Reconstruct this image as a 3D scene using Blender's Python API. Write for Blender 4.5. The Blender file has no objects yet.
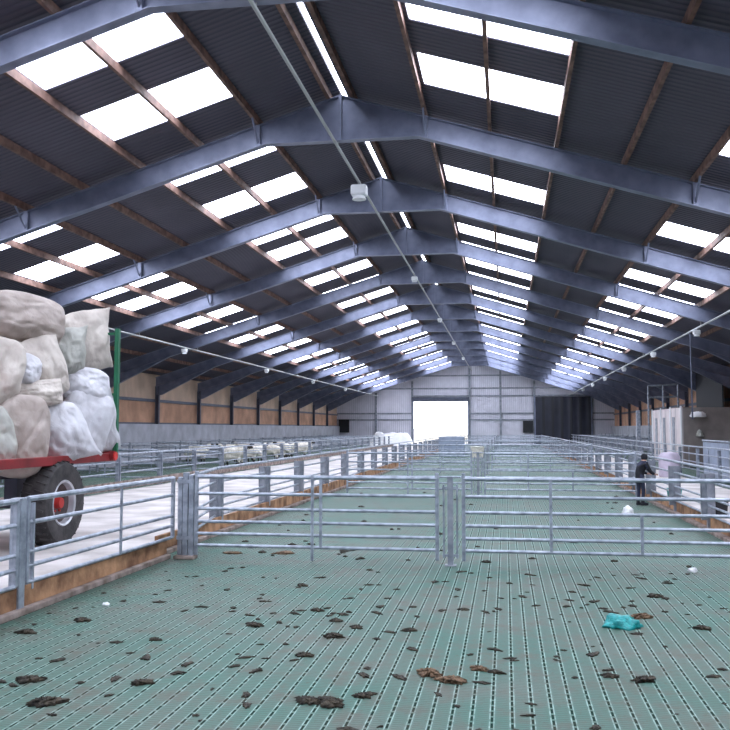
import bpy, bmesh, math, random
from mathutils import Vector, Matrix, noise
random.seed(7)
C = bpy.context.scene.collection
PI = math.pi

# ------------------------------------------------------------------ measures
H = 1.70                      # eye height
RX, SL, AL = -3.30, 0.311, 8.11   # ridge x, roof slope, height of the rafter underside at the ridge
FY = [17.35 + 6.0 * k for k in range(-4, 12)]    # roof frames
WL, WR, YB, YF = -17.3, 10.6, 89.35, -9.0
def zr(x, h=0.0): return AL + h - SL * abs(x - RX)

# ------------------------------------------------------------------ materials
def mat(name, col, rough=0.6, metal=0.0, var=0.0, scale=4.0, bump=0.0, bscale=30.0, spec=0.5, col2=None, emit=None, detail=4):
    m = bpy.data.materials.new(name); m.use_nodes = True
    nt = m.node_tree; b = nt.nodes['Principled BSDF']
    b.inputs['Base Color'].default_value = (*col, 1); b.inputs['Roughness'].default_value = rough
    b.inputs['Metallic'].default_value = metal; b.inputs['Specular IOR Level'].default_value = spec
    tc = nt.nodes.new('ShaderNodeTexCoord')
    if var > 0 or col2:
        n = nt.nodes.new('ShaderNodeTexNoise'); n.inputs['Scale'].default_value = scale; n.inputs['Detail'].default_value = detail
        nt.links.new(tc.outputs['Object'], n.inputs['Vector'])
        r = nt.nodes.new('ShaderNodeValToRGB'); r.color_ramp.elements[0].position = .35; r.color_ramp.elements[1].position = .65
        c2 = col2 if col2 else tuple(min(1, c * (1 + var)) for c in col)
        c1 = tuple(c * (1 - var) for c in col)
        r.color_ramp.elements[0].color = (*c1, 1); r.color_ramp.elements[1].color = (*c2, 1)
        nt.links.new(n.outputs['Fac'], r.inputs['Fac']); nt.links.new(r.outputs['Color'], b.inputs['Base Color'])
    if bump > 0:
        n2 = nt.nodes.new('ShaderNodeTexNoise'); n2.inputs['Scale'].default_value = bscale
        nt.links.new(tc.outputs['Object'], n2.inputs['Vector'])
        bp = nt.nodes.new('ShaderNodeBump'); bp.inputs['Strength'].default_value = bump; bp.inputs['Distance'].default_value = .02
        nt.links.new(n2.outputs['Fac'], bp.inputs['Height']); nt.links.new(bp.outputs['Normal'], b.inputs['Normal'])
    if emit:
        b.inputs['Emission Color'].default_value = (*emit[0], 1); b.inputs['Emission Strength'].default_value = emit[1]
    return m

def math_node(nt, op, a, b=None, c=None):
    n = nt.nodes.new('ShaderNodeMath'); n.operation = op
    for i, v in enumerate((a, b, c)):
        if v is None: continue
        if isinstance(v, (int, float)): n.inputs[i].default_value = v
        else: nt.links.new(v, n.inputs[i])
    return n.outputs[0]

def slat_material():
    m = bpy.data.materials.new('green_plastic_slats'); m.use_nodes = True
    nt = m.node_tree; b = nt.nodes['Principled BSDF']
    tc = nt.nodes.new('ShaderNodeTexCoord'); sx = nt.nodes.new('ShaderNodeSeparateXYZ')
    nt.links.new(tc.outputs['Object'], sx.inputs[0])
    X, Y = sx.outputs[0], sx.outputs[1]
    u = math_node(nt, 'FRACT', math_node(nt, 'MULTIPLY', X, 1 / .118))
    v = math_node(nt, 'FRACT', math_node(nt, 'MULTIPLY', Y, 1 / .105))
    v2 = math_node(nt, 'FRACT', math_node(nt, 'MULTIPLY', Y, 1 / .035))
    def band(x, a, c): return math_node(nt, 'MULTIPLY', math_node(nt, 'GREATER_THAN', x, a), math_node(nt, 'LESS_THAN', x, c))
    slot = math_node(nt, 'MULTIPLY', band(u, .09, .215), math_node(nt, 'LESS_THAN', v, .74))
    ridge = math_node(nt, 'ADD', band(u, .01, .08), band(u, .225, .29))
    ribs = math_node(nt, 'MULTIPLY', band(u, .36, .94), math_node(nt, 'LESS_THAN', v2, .3))
    base = nt.nodes.new('ShaderNodeTexNoise'); base.inputs['Scale'].default_value = .8; base.inputs['Detail'].default_value = 8; base.inputs['Roughness'].default_value = .68
    nt.links.new(tc.outputs['Object'], base.inputs['Vector'])
    fine = nt.nodes.new('ShaderNodeTexNoise'); fine.inputs['Scale'].default_value = 16; fine.inputs['Detail'].default_value = 6
    nt.links.new(tc.outputs['Object'], fine.inputs['Vector'])
    cr = nt.nodes.new('ShaderNodeValToRGB'); e = cr.color_ramp.elements
    e[0].position = .36; e[0].color = (.042, .135, .100, 1); e[1].position = .66; e[1].color = (.115, .140, .115, 1)
    nt.links.new(base.outputs['Fac'], cr.inputs['Fac'])
    def mix(f, a, bcol, typ='MIX'):
        n = nt.nodes.new('ShaderNodeMix'); n.data_type = 'RGBA'; n.blend_type = typ
        for i, val in ((0, f), (6, a), (7, bcol)):
            if isinstance(val, (int, float)): n.inputs[i].default_value = val
            elif isinstance(val, tuple): n.inputs[i].default_value = val
            else: nt.links.new(val, n.inputs[i])
        return n.outputs[2]
    c = mix(math_node(nt, 'MULTIPLY', ribs, .6), cr.outputs[0], (.03, .05, .043, 1))
    # where dung is trodden in, the raised edges are dirty too
    clean = nt.nodes.new('ShaderNodeMapRange'); clean.inputs['From Min'].default_value = .64; clean.inputs['From Max'].default_value = .40
    clean.inputs['To Min'].default_value = .15; clean.inputs['To Max'].default_value = .9
    nt.links.new(fine.outputs['Fac'], clean.inputs['Value'])
    c = mix(math_node(nt, 'MULTIPLY', ridge, clean.outputs[0]), c, (.30, .43, .385, 1))
    c = mix(math_node(nt, 'MULTIPLY', slot, .85), c, (.015, .026, .022, 1))
    dirt = nt.nodes.new('ShaderNodeTexNoise'); dirt.inputs['Scale'].default_value = 3.2; dirt.inputs['Detail'].default_value = 10; dirt.inputs['Roughness'].default_value = .72
    nt.links.new(tc.outputs['Object'], dirt.inputs['Vector'])
    dm = nt.nodes.new('ShaderNodeMapRange'); dm.inputs['From Min'].default_value = .50; dm.inputs['From Max'].default_value = .66; dm.inputs['To Max'].default_value = .72
    nt.links.new(dirt.outputs['Fac'], dm.inputs['Value'])
    c = mix(dm.outputs[0], c, (.082, .070, .052, 1))
    grit = nt.nodes.new('ShaderNodeTexNoise'); grit.inputs['Scale'].default_value = 22; grit.inputs['Detail'].default_value = 5; grit.inputs['Roughness'].default_value = .8
    nt.links.new(tc.outputs['Object'], grit.inputs['Vector'])
    gm = nt.nodes.new('ShaderNodeMapRange'); gm.inputs['From Min'].default_value = .55; gm.inputs['From Max'].default_value = .66; gm.inputs['To Max'].default_value = .75
    nt.links.new(grit.outputs['Fac'], gm.inputs['Value'])
    c = mix(gm.outputs[0], c, (.06, .062, .045, 1))
    nt.links.new(c, b.inputs['Base Color'])
    b.inputs['Roughness'].default_value = .55
    nt.links.new(math_node(nt, 'MULTIPLY', math_node(nt, 'SUBTRACT', 1.0, slot), .28), b.inputs['Specular IOR Level'])
    h = math_node(nt, 'SUBTRACT', math_node(nt, 'ADD', ridge, math_node(nt, 'MULTIPLY', ribs, .3)), math_node(nt, 'MULTIPLY', slot, 2.0))
    bp = nt.nodes.new('ShaderNodeBump'); bp.inputs['Strength'].default_value = .5; bp.inputs['Distance'].default_value = .006
    nt.links.new(h, bp.inputs['Height']); nt.links.new(bp.outputs['Normal'], b.inputs['Normal'])
    return m

def striped(name, c1, c2, axis, period, duty=.12, rough=.7, bump=.4, var=.2, vscale=1.5):
    """base colour c1 with narrow stripes of c2 every period metres along an axis, plus broad wear"""
    m = bpy.data.materials.new(name); m.use_nodes = True
    nt = m.node_tree; b = nt.nodes['Principled BSDF']; b.inputs['Roughness'].default_value = rough
    tc = nt.nodes.new('ShaderNodeTexCoord'); sx = nt.nodes.new('ShaderNodeSeparateXYZ'); nt.links.new(tc.outputs['Object'], sx.inputs[0])
    u = math_node(nt, 'FRACT', math_node(nt, 'MULTIPLY', sx.outputs[axis], 1 / period))
    s = math_node(nt, 'LESS_THAN', u, duty)
    no = nt.nodes.new('ShaderNodeTexNoise'); no.inputs['Scale'].default_value = vscale; no.inputs['Detail'].default_value = 6
    nt.links.new(tc.outputs['Object'], no.inputs['Vector'])
    r = nt.nodes.new('ShaderNodeValToRGB'); r.color_ramp.elements[0].position = .3; r.color_ramp.elements[1].position = .7
    r.color_ramp.elements[0].color = (*[c * (1 - var) for c in c1], 1); r.color_ramp.elements[1].color = (*[c * (1 + var) for c in c1], 1)
    nt.links.new(no.outputs['Fac'], r.inputs['Fac'])
    mx = nt.nodes.new('ShaderNodeMix'); mx.data_type = 'RGBA'
    nt.links.new(s, mx.inputs[0]); nt.links.new(r.outputs[0], mx.inputs[6]); mx.inputs[7].default_value = (*c2, 1)
    nt.links.new(mx.outputs[2], b.inputs['Base Color'])
    w = math_node(nt, 'SINE', math_node(nt, 'MULTIPLY', u, 2 * PI))
    bp = nt.nodes.new('ShaderNodeBump'); bp.inputs['Strength'].default_value = bump; bp.inputs['Distance'].default_value = .03
    nt.links.new(w, bp.inputs['Height']); nt.links.new(bp.outputs['Normal'], b.inputs['Normal'])
    return m

M = {}
M['slats'] = slat_material()
M['concrete'] = mat('pale_worn_concrete', (.47, .43, .41), .8, var=.18, scale=1.2, bump=.25, bscale=14, col2=(.62, .58, .57), detail=8)
M['concrete_wall'] = striped('concrete_panel', (.40, .41, .46), (.28, .28, .32), 2, 1.02, .02, .85, .05)
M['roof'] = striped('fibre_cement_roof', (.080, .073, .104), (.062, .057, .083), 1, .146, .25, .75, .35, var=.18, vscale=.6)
M['roof_sheet'] = striped('glowing_translucent_sheet', (.8, .85, .95), (.7, .75, .9), 1, .146, .1, .5, .3, var=.03)
_b = M['roof_sheet'].node_tree.nodes['Principled BSDF']
_b.inputs['Emission Color'].default_value = (.80, .855, 1, 1); _b.inputs['Emission Strength'].default_value = 11.5  # sheets glow by themselves in place of daylight coming through
M['steel'] = mat('grey_painted_steel', (.175, .195, .285), .42, .25, var=.15, scale=2.5, bump=.05, col2=(.225, .25, .355))
M['dark_steel'] = mat('dark_column_steel', (.085, .095, .135), .5, .2, var=.15)
M['purlin'] = mat('brown_timber_purlin', (.13, .065, .048), .7, var=.3, scale=5, col2=(.23, .13, .10))
M['pipe'] = mat('grey_conduit', (.36, .38, .38), .5, .2)
M['lamp'] = mat('white_lamp_body', (.78, .80, .82), .5)
M['galv'] = mat('galvanised_steel', (.28, .315, .375), .4, .45, var=.18, scale=9, bump=.08, bscale=60, col2=(.43, .47, .55))
M['plate'] = mat('grey_post_steel', (.24, .27, .32), .55, .3, var=.2, scale=6, col2=(.36, .38, .43))
M['board'] = mat('stained_brown_board', (.27, .125, .06), .85, var=.45, scale=3.5, bump=.4, bscale=18, col2=(.50, .28, .15), detail=8)
M['kerb'] = mat('dirty_kerb_concrete', (.23, .17, .14), .9, var=.35, scale=5, bump=.4, bscale=25, col2=(.36, .29, .26), detail=8)
M['wood'] = striped('timber_boarding', (.56, .32, .21), (.30, .17, .11), 1, .15, .1, .8, .1, var=.3, vscale=1.0)  # timber colour brightened for daylight leaking between boards, gaps not modelled
M['wood_upper'] = striped('pale_timber_boarding', (.62, .46, .35), (.4, .28, .2), 1, .15, .1, .8, .1, var=.2, vscale=1.0)  # brightened likewise, paler above the girt
M['cladding'] = striped('pale_metal_cladding', (.70, .69, .78), (.60, .60, .69), 0, .2, .15, .55, .3, var=.08)
M['black'] = mat('black_rubber_sheet', (.012, .013, .018), .6)
M['door_dark'] = striped('dark_roller_curtain', (.022, .025, .042), (.012, .013, .02), 0, .9, .3, .5, .8, var=.4, vscale=.5)  # darker stripes paint the shading of vertical folds
M['red'] = mat('red_trailer_paint', (.52, .03, .025), .45, var=.3, scale=3, bump=.1)
M['dark_red'] = mat('dark_red_trailer', (.20, .012, .015), .5, var=.3, scale=3)  # darker red than the bed, for side rails and rear beam
M['rust'] = mat('rusty_straw_litter', (.30, .12, .05), .9, var=.4, scale=10, col2=(.55, .32, .16), bump=.6)
M['tyre'] = mat('black_tyre_rubber', (.025, .023, .026), .7, var=.3, scale=8, bump=.3, bscale=40, col2=(.06, .055, .055))
M['rim'] = mat('silver_wheel_rim', (.55, .56, .6), .4, .5, var=.2, scale=6)
M['disc'] = mat('dark_wheel_disc', (.06, .045, .045), .7, var=.3, scale=6, col2=(.13, .09, .09))  # dark brownish tone inside the silver ring
M['green'] = mat('green_painted_post', (.01, .13, .06), .5, var=.15)
M['beige'] = striped('cream_panel', (.62, .55, .55), (.40, .36, .37), 1, 1.3, .1, .6, .4, var=.12)
M['taupe'] = mat('shaded_brown_panel', (.22, .19, .18), .7, var=.15, scale=2)  # cabin ends darker than the lit front, shade put into the colour
M['blue_sheet'] = mat('blue_grey_sheeted_steel', (.30, .35, .45), .5, .25, var=.12, scale=2)
M['dung'] = mat('dung', (.02, .017, .011), .8, var=.4, scale=20, col2=(.065, .05, .032), bump=.8, bscale=60)
M['dung_tan'] = mat('tan_dung', (.13, .075, .042), .9, var=.4, scale=25, col2=(.24, .15, .09), bump=.8, bscale=60)
M['teal'] = mat('teal_plastic', (.01, .30, .30), .35, var=.25, scale=30, bump=.5, bscale=40)
M['white_plastic'] = mat('white_plastic_bag', (.82, .82, .84), .5, bump=.5, bscale=20)
M['fleece'] = mat('cream_fleece', (.66, .61, .52), .95, var=.2, scale=9, bump=1, bscale=30, col2=(.82, .78, .70))
M['sheep_face'] = mat('dark_sheep_face', (.05, .045, .04), .9)
M['coat'] = mat('black_coat_cloth', (.012, .013, .02), .85, bump=.3)
M['trousers'] = mat('navy_trousers_cloth', (.03, .035, .07), .85, bump=.3)
M['skin'] = mat('skin', (.55, .32, .24), .6)
M['lilac'] = mat('lilac_plastic', (.50, .44, .54), .6, var=.1)
M['yard'] = mat('pale_yard_gravel', (.30, .28, .26), .95, var=.15, scale=.6)
M['mound'] = mat('tan_straw_heap', (.34, .30, .25), .95, var=.2, scale=1.2, bump=.8, bscale=5)
def sack_mat(name, col, col2):
    m = mat(name, col, .62, var=.12, scale=3.2, col2=col2, detail=6)
    nt = m.node_tree; b = nt.nodes['Principled BSDF']
    tc = [n for n in nt.nodes if n.type == 'TEX_COORD'][0]
    mp = nt.nodes.new('ShaderNodeMapping'); mp.inputs['Scale'].default_value = (4, 1.4, 4); nt.links.new(tc.outputs['Object'], mp.inputs['Vector'])
    n = nt.nodes.new('ShaderNodeTexNoise'); n.inputs['Scale'].default_value = 1.0; n.inputs['Detail'].default_value = 5; n.inputs['Distortion'].default_value = 1.2
    nt.links.new(mp.outputs[0], n.inputs['Vector'])
    bp = nt.nodes.new('ShaderNodeBump'); bp.inputs['Strength'].default_value = .5; bp.inputs['Distance'].default_value = .05
    nt.links.new(n.outputs['Fac'], bp.inputs['Height']); nt.links.new(bp.outputs['Normal'], b.inputs['Normal'])
    return m
M['sack_tan'] = sack_mat('tan_woven_sack', (.35, .29, .255), (.47, .405, .37))
M['sack_cream'] = sack_mat('cream_woven_sack', (.50, .44, .395), (.62, .565, .51))
M['sack_white'] = sack_mat('white_woven_sack', (.54, .53, .56), (.66, .66, .70))
M['sack_grey'] = sack_mat('grey_green_woven_sack', (.33, .33, .30), (.43, .43, .39))

# ------------------------------------------------------------------ mesh helpers
class MB:
    def __init__(s): s.v = []; s.f = []
    def add(s, vs, fs):
        n = len(s.v); s.v += [tuple(v) for v in vs]; s.f += [tuple(i + n for i in f) for f in fs]; return s
    def box(s, x0, x1, y0, y1, z0, z1):
        return s.add([(x0, y0, z0), (x1, y0, z0), (x1, y1, z0), (x0, y1, z0), (x0, y0, z1), (x1, y0, z1), (x1, y1, z1), (x0, y1, z1)],
                     [(0, 3, 2, 1), (4, 5, 6, 7), (0, 1, 5, 4), (1, 2, 6, 5), (2, 3, 7, 6), (3, 0, 4, 7)])
    def prism(s, pts, y0, y1):            # polygon in xz, extruded along y (pts listed clockwise seen from -y or either way)
        n = len(pts)
        a = sum(pts[i][0] * pts[(i + 1) % n][1] - pts[(i + 1) % n][0] * pts[i][1] for i in range(n))
        if a < 0: pts = pts[::-1]
        vs = [(x, y0, z) for x, z in pts] + [(x, y1, z) for x, z in pts]
        fs = [tuple(range(n)), tuple(range(2 * n - 1, n - 1, -1))] + [(i, i + n, (i + 1) % n + n, (i + 1) % n) for i in range(n)]
        return s.add(vs, fs)
    def tube(s, p, q, r, seg=8, r2=None):
        p, q = Vector(p), Vector(q); d = (q - p).normalized(); r2 = r if r2 is None else r2
        a = d.orthogonal().normalized(); b = d.cross(a)
        vs = []
        for c, rr in ((p, r), (q, r2)):
            for i in range(seg):
                t = 2 * PI * i / seg; vs.append(c + a * math.cos(t) * rr + b * math.sin(t) * rr)
        fs = [tuple(range(seg))[::-1], tuple(range(seg, 2 * seg))] + [(i, (i + 1) % seg, (i + 1) % seg + seg, i + seg) for i in range(seg)]
        return s.add(vs, fs)
    def lathe(s, prof, seg=32, origin=(0, 0, 0)):    # profile of (x, r): axis along x
        ox, oy, oz = origin; vs = []; fs = []
        for x, r in prof:
            for i in range(seg):
                t = 2 * PI * i / seg; vs.append((ox + x, oy + r * math.cos(t), oz + r * math.sin(t)))
        for k in range(len(prof) - 1):
            for i in range(seg):
                fs.append((k * seg + i, k * seg + (i + 1) % seg, (k + 1) * seg + (i + 1) % seg, (k + 1) * seg + i))
        return s.add(vs, fs)
    def build(s, name, m, parent=None, smooth=False, bevel=0, loc=None, rot=None):
        me = bpy.data.meshes.new(name); me.from_pydata(s.v, [], s.f); me.update()
        bm = bmesh.new(); bm.from_mesh(me); bmesh.ops.recalc_face_normals(bm, faces=bm.faces); bm.to_mesh(me); bm.free()
        o = bpy.data.objects.new(name, me); C.objects.link(o)
        for mm in (m if isinstance(m, (list, tuple)) else [m]): me.materials.append(mm)
        if smooth:
            for p in me.polygons: p.use_smooth = True
            try: me.set_sharp_from_angle(angle=math.radians(40))
            except Exception: pass
        if bevel:
            b = o.modifiers.new('bevel', 'BEVEL'); b.width = bevel; b.segments = 2; b.limit_method = 'ANGLE'
        if parent: o.parent = parent
        if loc: o.location = loc
        if rot is not None: o.rotation_euler = rot
        return o

def tag(o, label, cat, group=None, kind=None):
    o['label'] = label; o['category'] = cat
    if group: o['group'] = group
    if kind: o['kind'] = kind
    return o
def thing(name, label, cat, loc=(0, 0, 0), rz=0, group=None):
    o = bpy.data.objects.new(name, None); C.objects.link(o); o.location = loc; o.rotation_euler = (0, 0, rz); o.empty_display_size = .2
    return tag(o, label, cat, group)
def struct(o, label=None, cat=None):
    o['kind'] = 'structure'
    if label: o['label'] = label
    if cat: o['category'] = cat
    return o
def dup(root, loc, label=None, rz=None, group=None):
    r = root.copy(); C.objects.link(r); r.location = loc
    if rz is not None: r.rotation_euler = (0, 0, rz)
    if label: r['label'] = label
    if group: r['group'] = group
    for ch in list(root.children):
        c = ch.copy(); C.objects.link(c); c.parent = r
        for g in list(ch.children):
            d = g.copy(); C.objects.link(d); d.parent = c
    return r
ORD = ['first', 'second', 'third', 'fourth', 'fifth', 'sixth', 'seventh', 'eighth', 'ninth', 'tenth', 'eleventh', 'twelfth', 'thirteenth', 'fourteenth', 'fifteenth', 'sixteenth', 'seventeenth', 'eighteenth', 'nineteenth', 'twentieth']

# ------------------------------------------------------------------ the building shell
struct(MB().box(WL, WR, YF, YB, -.2, 0).build('floor', M['slats']), 'green slatted plastic pen floor of the whole shed', 'floor')
struct(MB().box(-10.2, -4.78, YF, YB, 0, .03).build('floor_feed_passage', M['concrete']), 'pale concrete feed passage left of the main pens', 'passage')
struct(MB().box(3.52, 6.0, YF, YB, 0, .03).build('floor_handling_passage', M['concrete']), 'pale concrete passage right of the main pens', 'passage')

STRIP0, PER, SW = 12.0, 3.035, 1.42
strips = []
k = -6
SHIFT = {0: -.06, 1: -.45, 2: -.15, 3: 0, 4: .55, 5: .05, 6: -.2, 7: -.6, 8: -.3}
while STRIP0 + k * PER < YB - 2:
    y0 = STRIP0 + k * PER + SHIFT.get(k, 0); strips.append((y0, y0 + SW)); k += 1
BANDS = [(1.85, 4.35), (7.0, 9.55)]
# roof: sheet rows with openings where the rooflights sit, an open slot along the ridge
roof = MB()
def roof_piece(o0, o1, y0, y1, side):
    x0, x1 = RX + side * o0, RX + side * o1
    z0, z1 = zr(x0, .64), zr(x1, .64); t = .05
    roof.prism([(x0, z0), (x1, z1), (x1, z1 + t), (x0, z0 + t)], y0, y1)
EAVE = 14.3
for side in (-1, 1):
    last = .06
    for (a, b) in BANDS:
        roof_piece(last, a, YF, YB + .4, side)
        yy = YF
        for (s0, s1) in strips:
            if s0 > yy: roof_piece(a, b, yy, s0, side)
            yy = max(yy, s1)
        roof_piece(a, b, yy, YB + .4, side)
        last = b
    roof_piece(last, EAVE, YF, YB + .4, side)
struct(roof.build('ceiling', M['roof']), 'dark corrugated fibre cement roof seen from below', 'roof')
# added glowing strip over the slot, in place of sky showing through
rz_ = zr(RX, .70)
o = MB().box(RX - .05, RX + .05, YF, YB, rz_, rz_ + .02).build('ridge_sky_strip', M['roof_sheet'])
tag(o, 'thin glowing strip along the whole ridge standing in for sky through the open slot', 'rooflight')

side_word = {-1: 'left', 1: 'right'}
sheet_mesh = {}
def sheet(side, bi, j, y0):
    a, b = BANDS[bi]; key = (side, bi)
    nm = 'rooflight_sheet'
    if key not in sheet_mesh:
        x0, x1 = side * (a + .015), side * (b - .015)
        m = MB(); z = lambda x: -SL * abs(x)
        m.prism([(x0, z(x0)), (x1, z(x1)), (x1, z(x1) + .012), (x0, z(x0) + .012)], .01, SW - .01)
        o = m.build(nm, M['roof_sheet']); sheet_mesh[key] = o.data
    else:
        o = bpy.data.objects.new(nm, sheet_mesh[key]); C.objects.link(o)
    o.location = (RX, y0, AL + .655)
    where = 'upper' if bi == 0 else 'lower'
    n = j - first_strip
    if n < 0: lab = f'white rooflight sheet overhead, {ORD[-n-1]} back from the view, {where} band of the {side_word[side]} roof slope'
    elif n < 16: lab = f'white rooflight sheet, {ORD[n]} strip away from the camera, {where} band of the {side_word[side]} roof slope'
    else: lab = f'distant white rooflight sheet near the back wall, {where} band of the {side_word[side]} roof slope'
    tag(o, lab, 'rooflight', f'rooflight sheets in the {where} band of the {side_word[side]} roof slope')
first_strip = 6
for side in (-1, 1):
    for bi in (0, 1):
        for j, (y0, y1) in enumerate(strips):
            if j < 5: # hidden above and behind the view, still light the shed
                pass
            sheet(side, bi, j, y0)

# walls
wl = struct(MB().box(WL - .15, WL + .30, YF, YB, 0, 1.9).build('wall_left', M['concrete_wall']), 'grey concrete panel wall on the left', 'wall')
MB().box(WL - .09, WL - .05, YF, YB + .1, 1.9, 3.0).build('timber_cladding', M['wood'], wl)
MB().box(WL - .09, WL - .05, YF, YB + .1, 3.0, 4.6).build('upper_cladding', M['wood_upper'], wl)
MB().box(WL - .05, WL + .05, YF, YB, 3.0, 3.14).build('girt', M['dark_steel'], wl)
MB().box(WL - .05, WL + .03, YF, YB, 1.88, 1.98).build('sill_rail', M['dark_steel'], wl)
wr = struct(MB().box(WR - .30, WR + .15, YF, YB, 0, 1.9).build('wall_right', M['concrete_wall']), 'grey concrete panel wall on the right', 'wall')
MB().box(WR + .05, WR + .09, YF, YB + .1, 1.9, 4.6).build('timber_cladding', M['wood'], wr)
MB().box(WR - .05, WR + .05, YF, YB, 3.0, 3.14).build('girt', M['dark_steel'], wr)
def gable(y0, y1, name, openings):
    m = MB(); xs = sorted({WL - .15, RX, WR + .15} | {e for o in openings for e in o[:2]})
    for a, b in zip(xs, xs[1:]):
        top = None
        za, zb = zr(a, .64), zr(b, .64); lo = 0
        for (p, q, z) in openings:
            if a >= p - 1e-6 and b <= q + 1e-6: lo = z
        m.prism([(a, lo), (b, lo), (b, zb), (a, za)], y0, y1)
    return m.build(name, M['cladding'])
D1 = (-9.35, -3.75, 4.45); D2 = (2.95, 8.35, 4.85)
wb = struct(gable(YB, YB + .12, 'wall_back', [D1]), 'pale ribbed gable wall at the far end', 'wall')
fr = MB()
for z in (2.55, 3.2, 5.75, 7.05):
    w0 = max(WL, RX - (8.81 - z) / SL); w1 = min(WR, RX + (8.81 - z) / SL)
    if z < D1[2]:
        for a, b in ((w0, D1[0]), (D1[1], D2[0]), (D2[1], w1)): fr.box(a, b, YB - .12, YB, z - .07, z + .07)
    else: fr.box(w0, w1, YB - .12, YB, z - .07, z + .07)
fr.box(D1[0], D2[1], YB - .12, YB, 4.9, 5.05)
fr.build('cladding_rail', M['plate'], wb)
for x in (-13.2, -9.45, -3.6, -.5, 2.85, 8.45):
    MB().box(x - .1, x + .1, YB - .25, YB - .12, 0, zr(x, .3)).build('gable_post', M['plate'], wb)
struct(gable(YF - .12, YF, 'wall_front', []))
# open doorway with its rolled-up shutter
d1 = struct(MB().box(D1[0] - .1, D1[1] + .1, YB - .55, YB - .26, 4.4, 4.85).build('door_1', M['dark_steel'], bevel=.05), 'open doorway to the bright yard with dark rolled shutter above', 'door')
MB().box(D1[0] - .06, D1[0] + .06, YB - .36, YB - .26, 0, 4.4).build('door_guide', M['steel'], d1)
MB().box(D1[1] - .06, D1[1] + .06, YB - .36, YB - .26, 0, 4.4).build('door_guide', M['steel'], d1)
d2 = struct(MB().box(D2[0], D2[1], YB - .34, YB - .26, 1.0, 4.85).build('door_2', M['door_dark']), 'closed dark roller door right of centre in the far wall', 'door')
MB().box(D2[0], D2[1], YB - .34, YB - .26, 0, 1.0).build('door_foot', M['door_dark'], d2)
MB().box(D2[0] - .12, D2[0], YB - .36, YB - .26, 0, 4.9).build('door_guide', M['steel'], d2)
MB().box(D2[1], D2[1] + .12, YB - .36, YB - .26, 0, 4.9).build('door_guide', M['steel'], d2)
struct(MB().box(-17.1, -16.0, YB - .3, YB - .26, 1.25, 2.6).build('window_1', M['black']), 'small dark square opening at the left end of the far wall', 'window')
struct(MB().box(1.7, 2.7, YB - .3, YB - .26, 1.25, 2.45).build('window_2', M['black']), 'small dark square opening beside the dark roller door', 'window')
# yard outside
struct(MB().box(-60, 60, YB + .5, 190, -.25, -.05).build('ground_yard', M['yard']), 'pale sunlit yard outside the far doorway', 'ground')
def mound(name, c, r, h, m, seed=0, flat=0):
    mb = MB(); n = 18; vs = []; fs = []
    for i in range(n + 1):
        for j in range(n + 1):
            x, y = (i / n * 2 - 1), (j / n * 2 - 1); d = math.hypot(x, y)
            z = (max(0, 1 - d) ** .8 if not flat else min(1, max(0, 1 - d) * flat)) * h * (1 + .35 * noise.noise(Vector((x * 2.5 + seed, y * 2.5, 3))))
            vs.append((x * r[0], y * r[1], z))
    for i in range(n):
        for j in range(n): a = i * (n + 1) + j; fs.append((a, a + 1, a + n + 2, a + n + 1))
    return mb.add(vs, fs).build(name, m, smooth=True, loc=c)
tag(mound('straw_heap', (-9.5, 118, -.1), (6, 5, 0), 2.9, M['mound']), 'pale straw heap in the yard beyond the open doorway', 'heap')

# ------------------------------------------------------------------ steel roof frames
DEP, FW = .46, .20
def make_frame():
    t = thing('portal_frame', '', 'roof frame', (RX, 0, 0))
    for s in (-1, 1):
        W = (RX - WL) if s < 0 else (WR - RX)
        m = MB(); e = W - .05
        z = lambda o: AL - SL * o
        def strip(o0, z0, o1, z1, th, hw):
            m.prism([(s * o0, z0), (s * o1, z1), (s * o1, z1 + th), (s * o0, z0 + th)], -hw, hw)
        m.prism([(0, AL - .5), (s * 1.6, z(1.6)), (s * e, z(e)), (s * e, z(e) + DEP), (0, AL + DEP)], -.012, .012)       # web
        strip(0, AL + DEP - .02, e, z(e) + DEP - .02, .02, FW / 2)      # top flange
        strip(1.6, z(1.6), e, z(e), .022, FW / 2)                       # bottom flange
        strip(0, AL - .5, 1.62, z(1.6), .022, FW / 2)                   # flat flange below the ridge
        m.build('rafter', M['steel'], t)
        h = MB(); zc = 3.35 + .0
        h.prism([(s * e, zc), (s * (e - .3), zc), (s * 10.9, z(10.9)), (s * e, z(e))], -.012, .012)
        h.prism([(s * (e - .3), zc), (s * 10.9, z(10.9) - .0), (s * 10.9, z(10.9) + .02), (s * (e - .3), zc + .025)], -FW / 2, FW / 2)
        h.build('haunch', M['steel'], t)
        c = MB(); x0, x1 = sorted((s * (e - .2), s * e))
        c.box(x0, x1, -.012, .012, 0, z(e) + .1); c.box(x0, x0 + .02, -.08, .08, 0, z(e)); c.box(x1 - .02, x1, -.08, .08, 0, z(e))
        c.build('column', M['dark_steel'], t)
        for o_ in (1.75, 6.95):
            b = MB(); b.tube((s * o_, -.55, z(o_) + DEP + .05), (s * o_, -.06, z(o_) + .04), .022, 6); b.box(s * o_ - .05, s * o_ + .05, -.1, -.02, z(o_) + .02, z(o_) + DEP)
            b.build('fly_brace', M['steel'], t)
    a = MB(); a.box(-.03, .03, -.1, .1, AL - .5, AL + DEP)
    a.build('apex_plate', M['steel'], t)
    return t
f0 = make_frame()
vis = [y for y in FY if y > 5]
for i, y in enumerate(FY):
    n = i - len([q for q in FY if q <= 5])
    lab = f'grey steel roof frame, {ORD[n]} away from the camera' if n >= 0 else 'grey steel roof frame behind the camera'
    if i == 0: f0.location = (RX, y, 0); f0['label'] = lab; f0['group'] = 'steel roof frames'
    else:
        if n < 0 and y < 0: continue
        dup(f0, (RX, y, 0), lab, group='steel roof frames')

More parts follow.
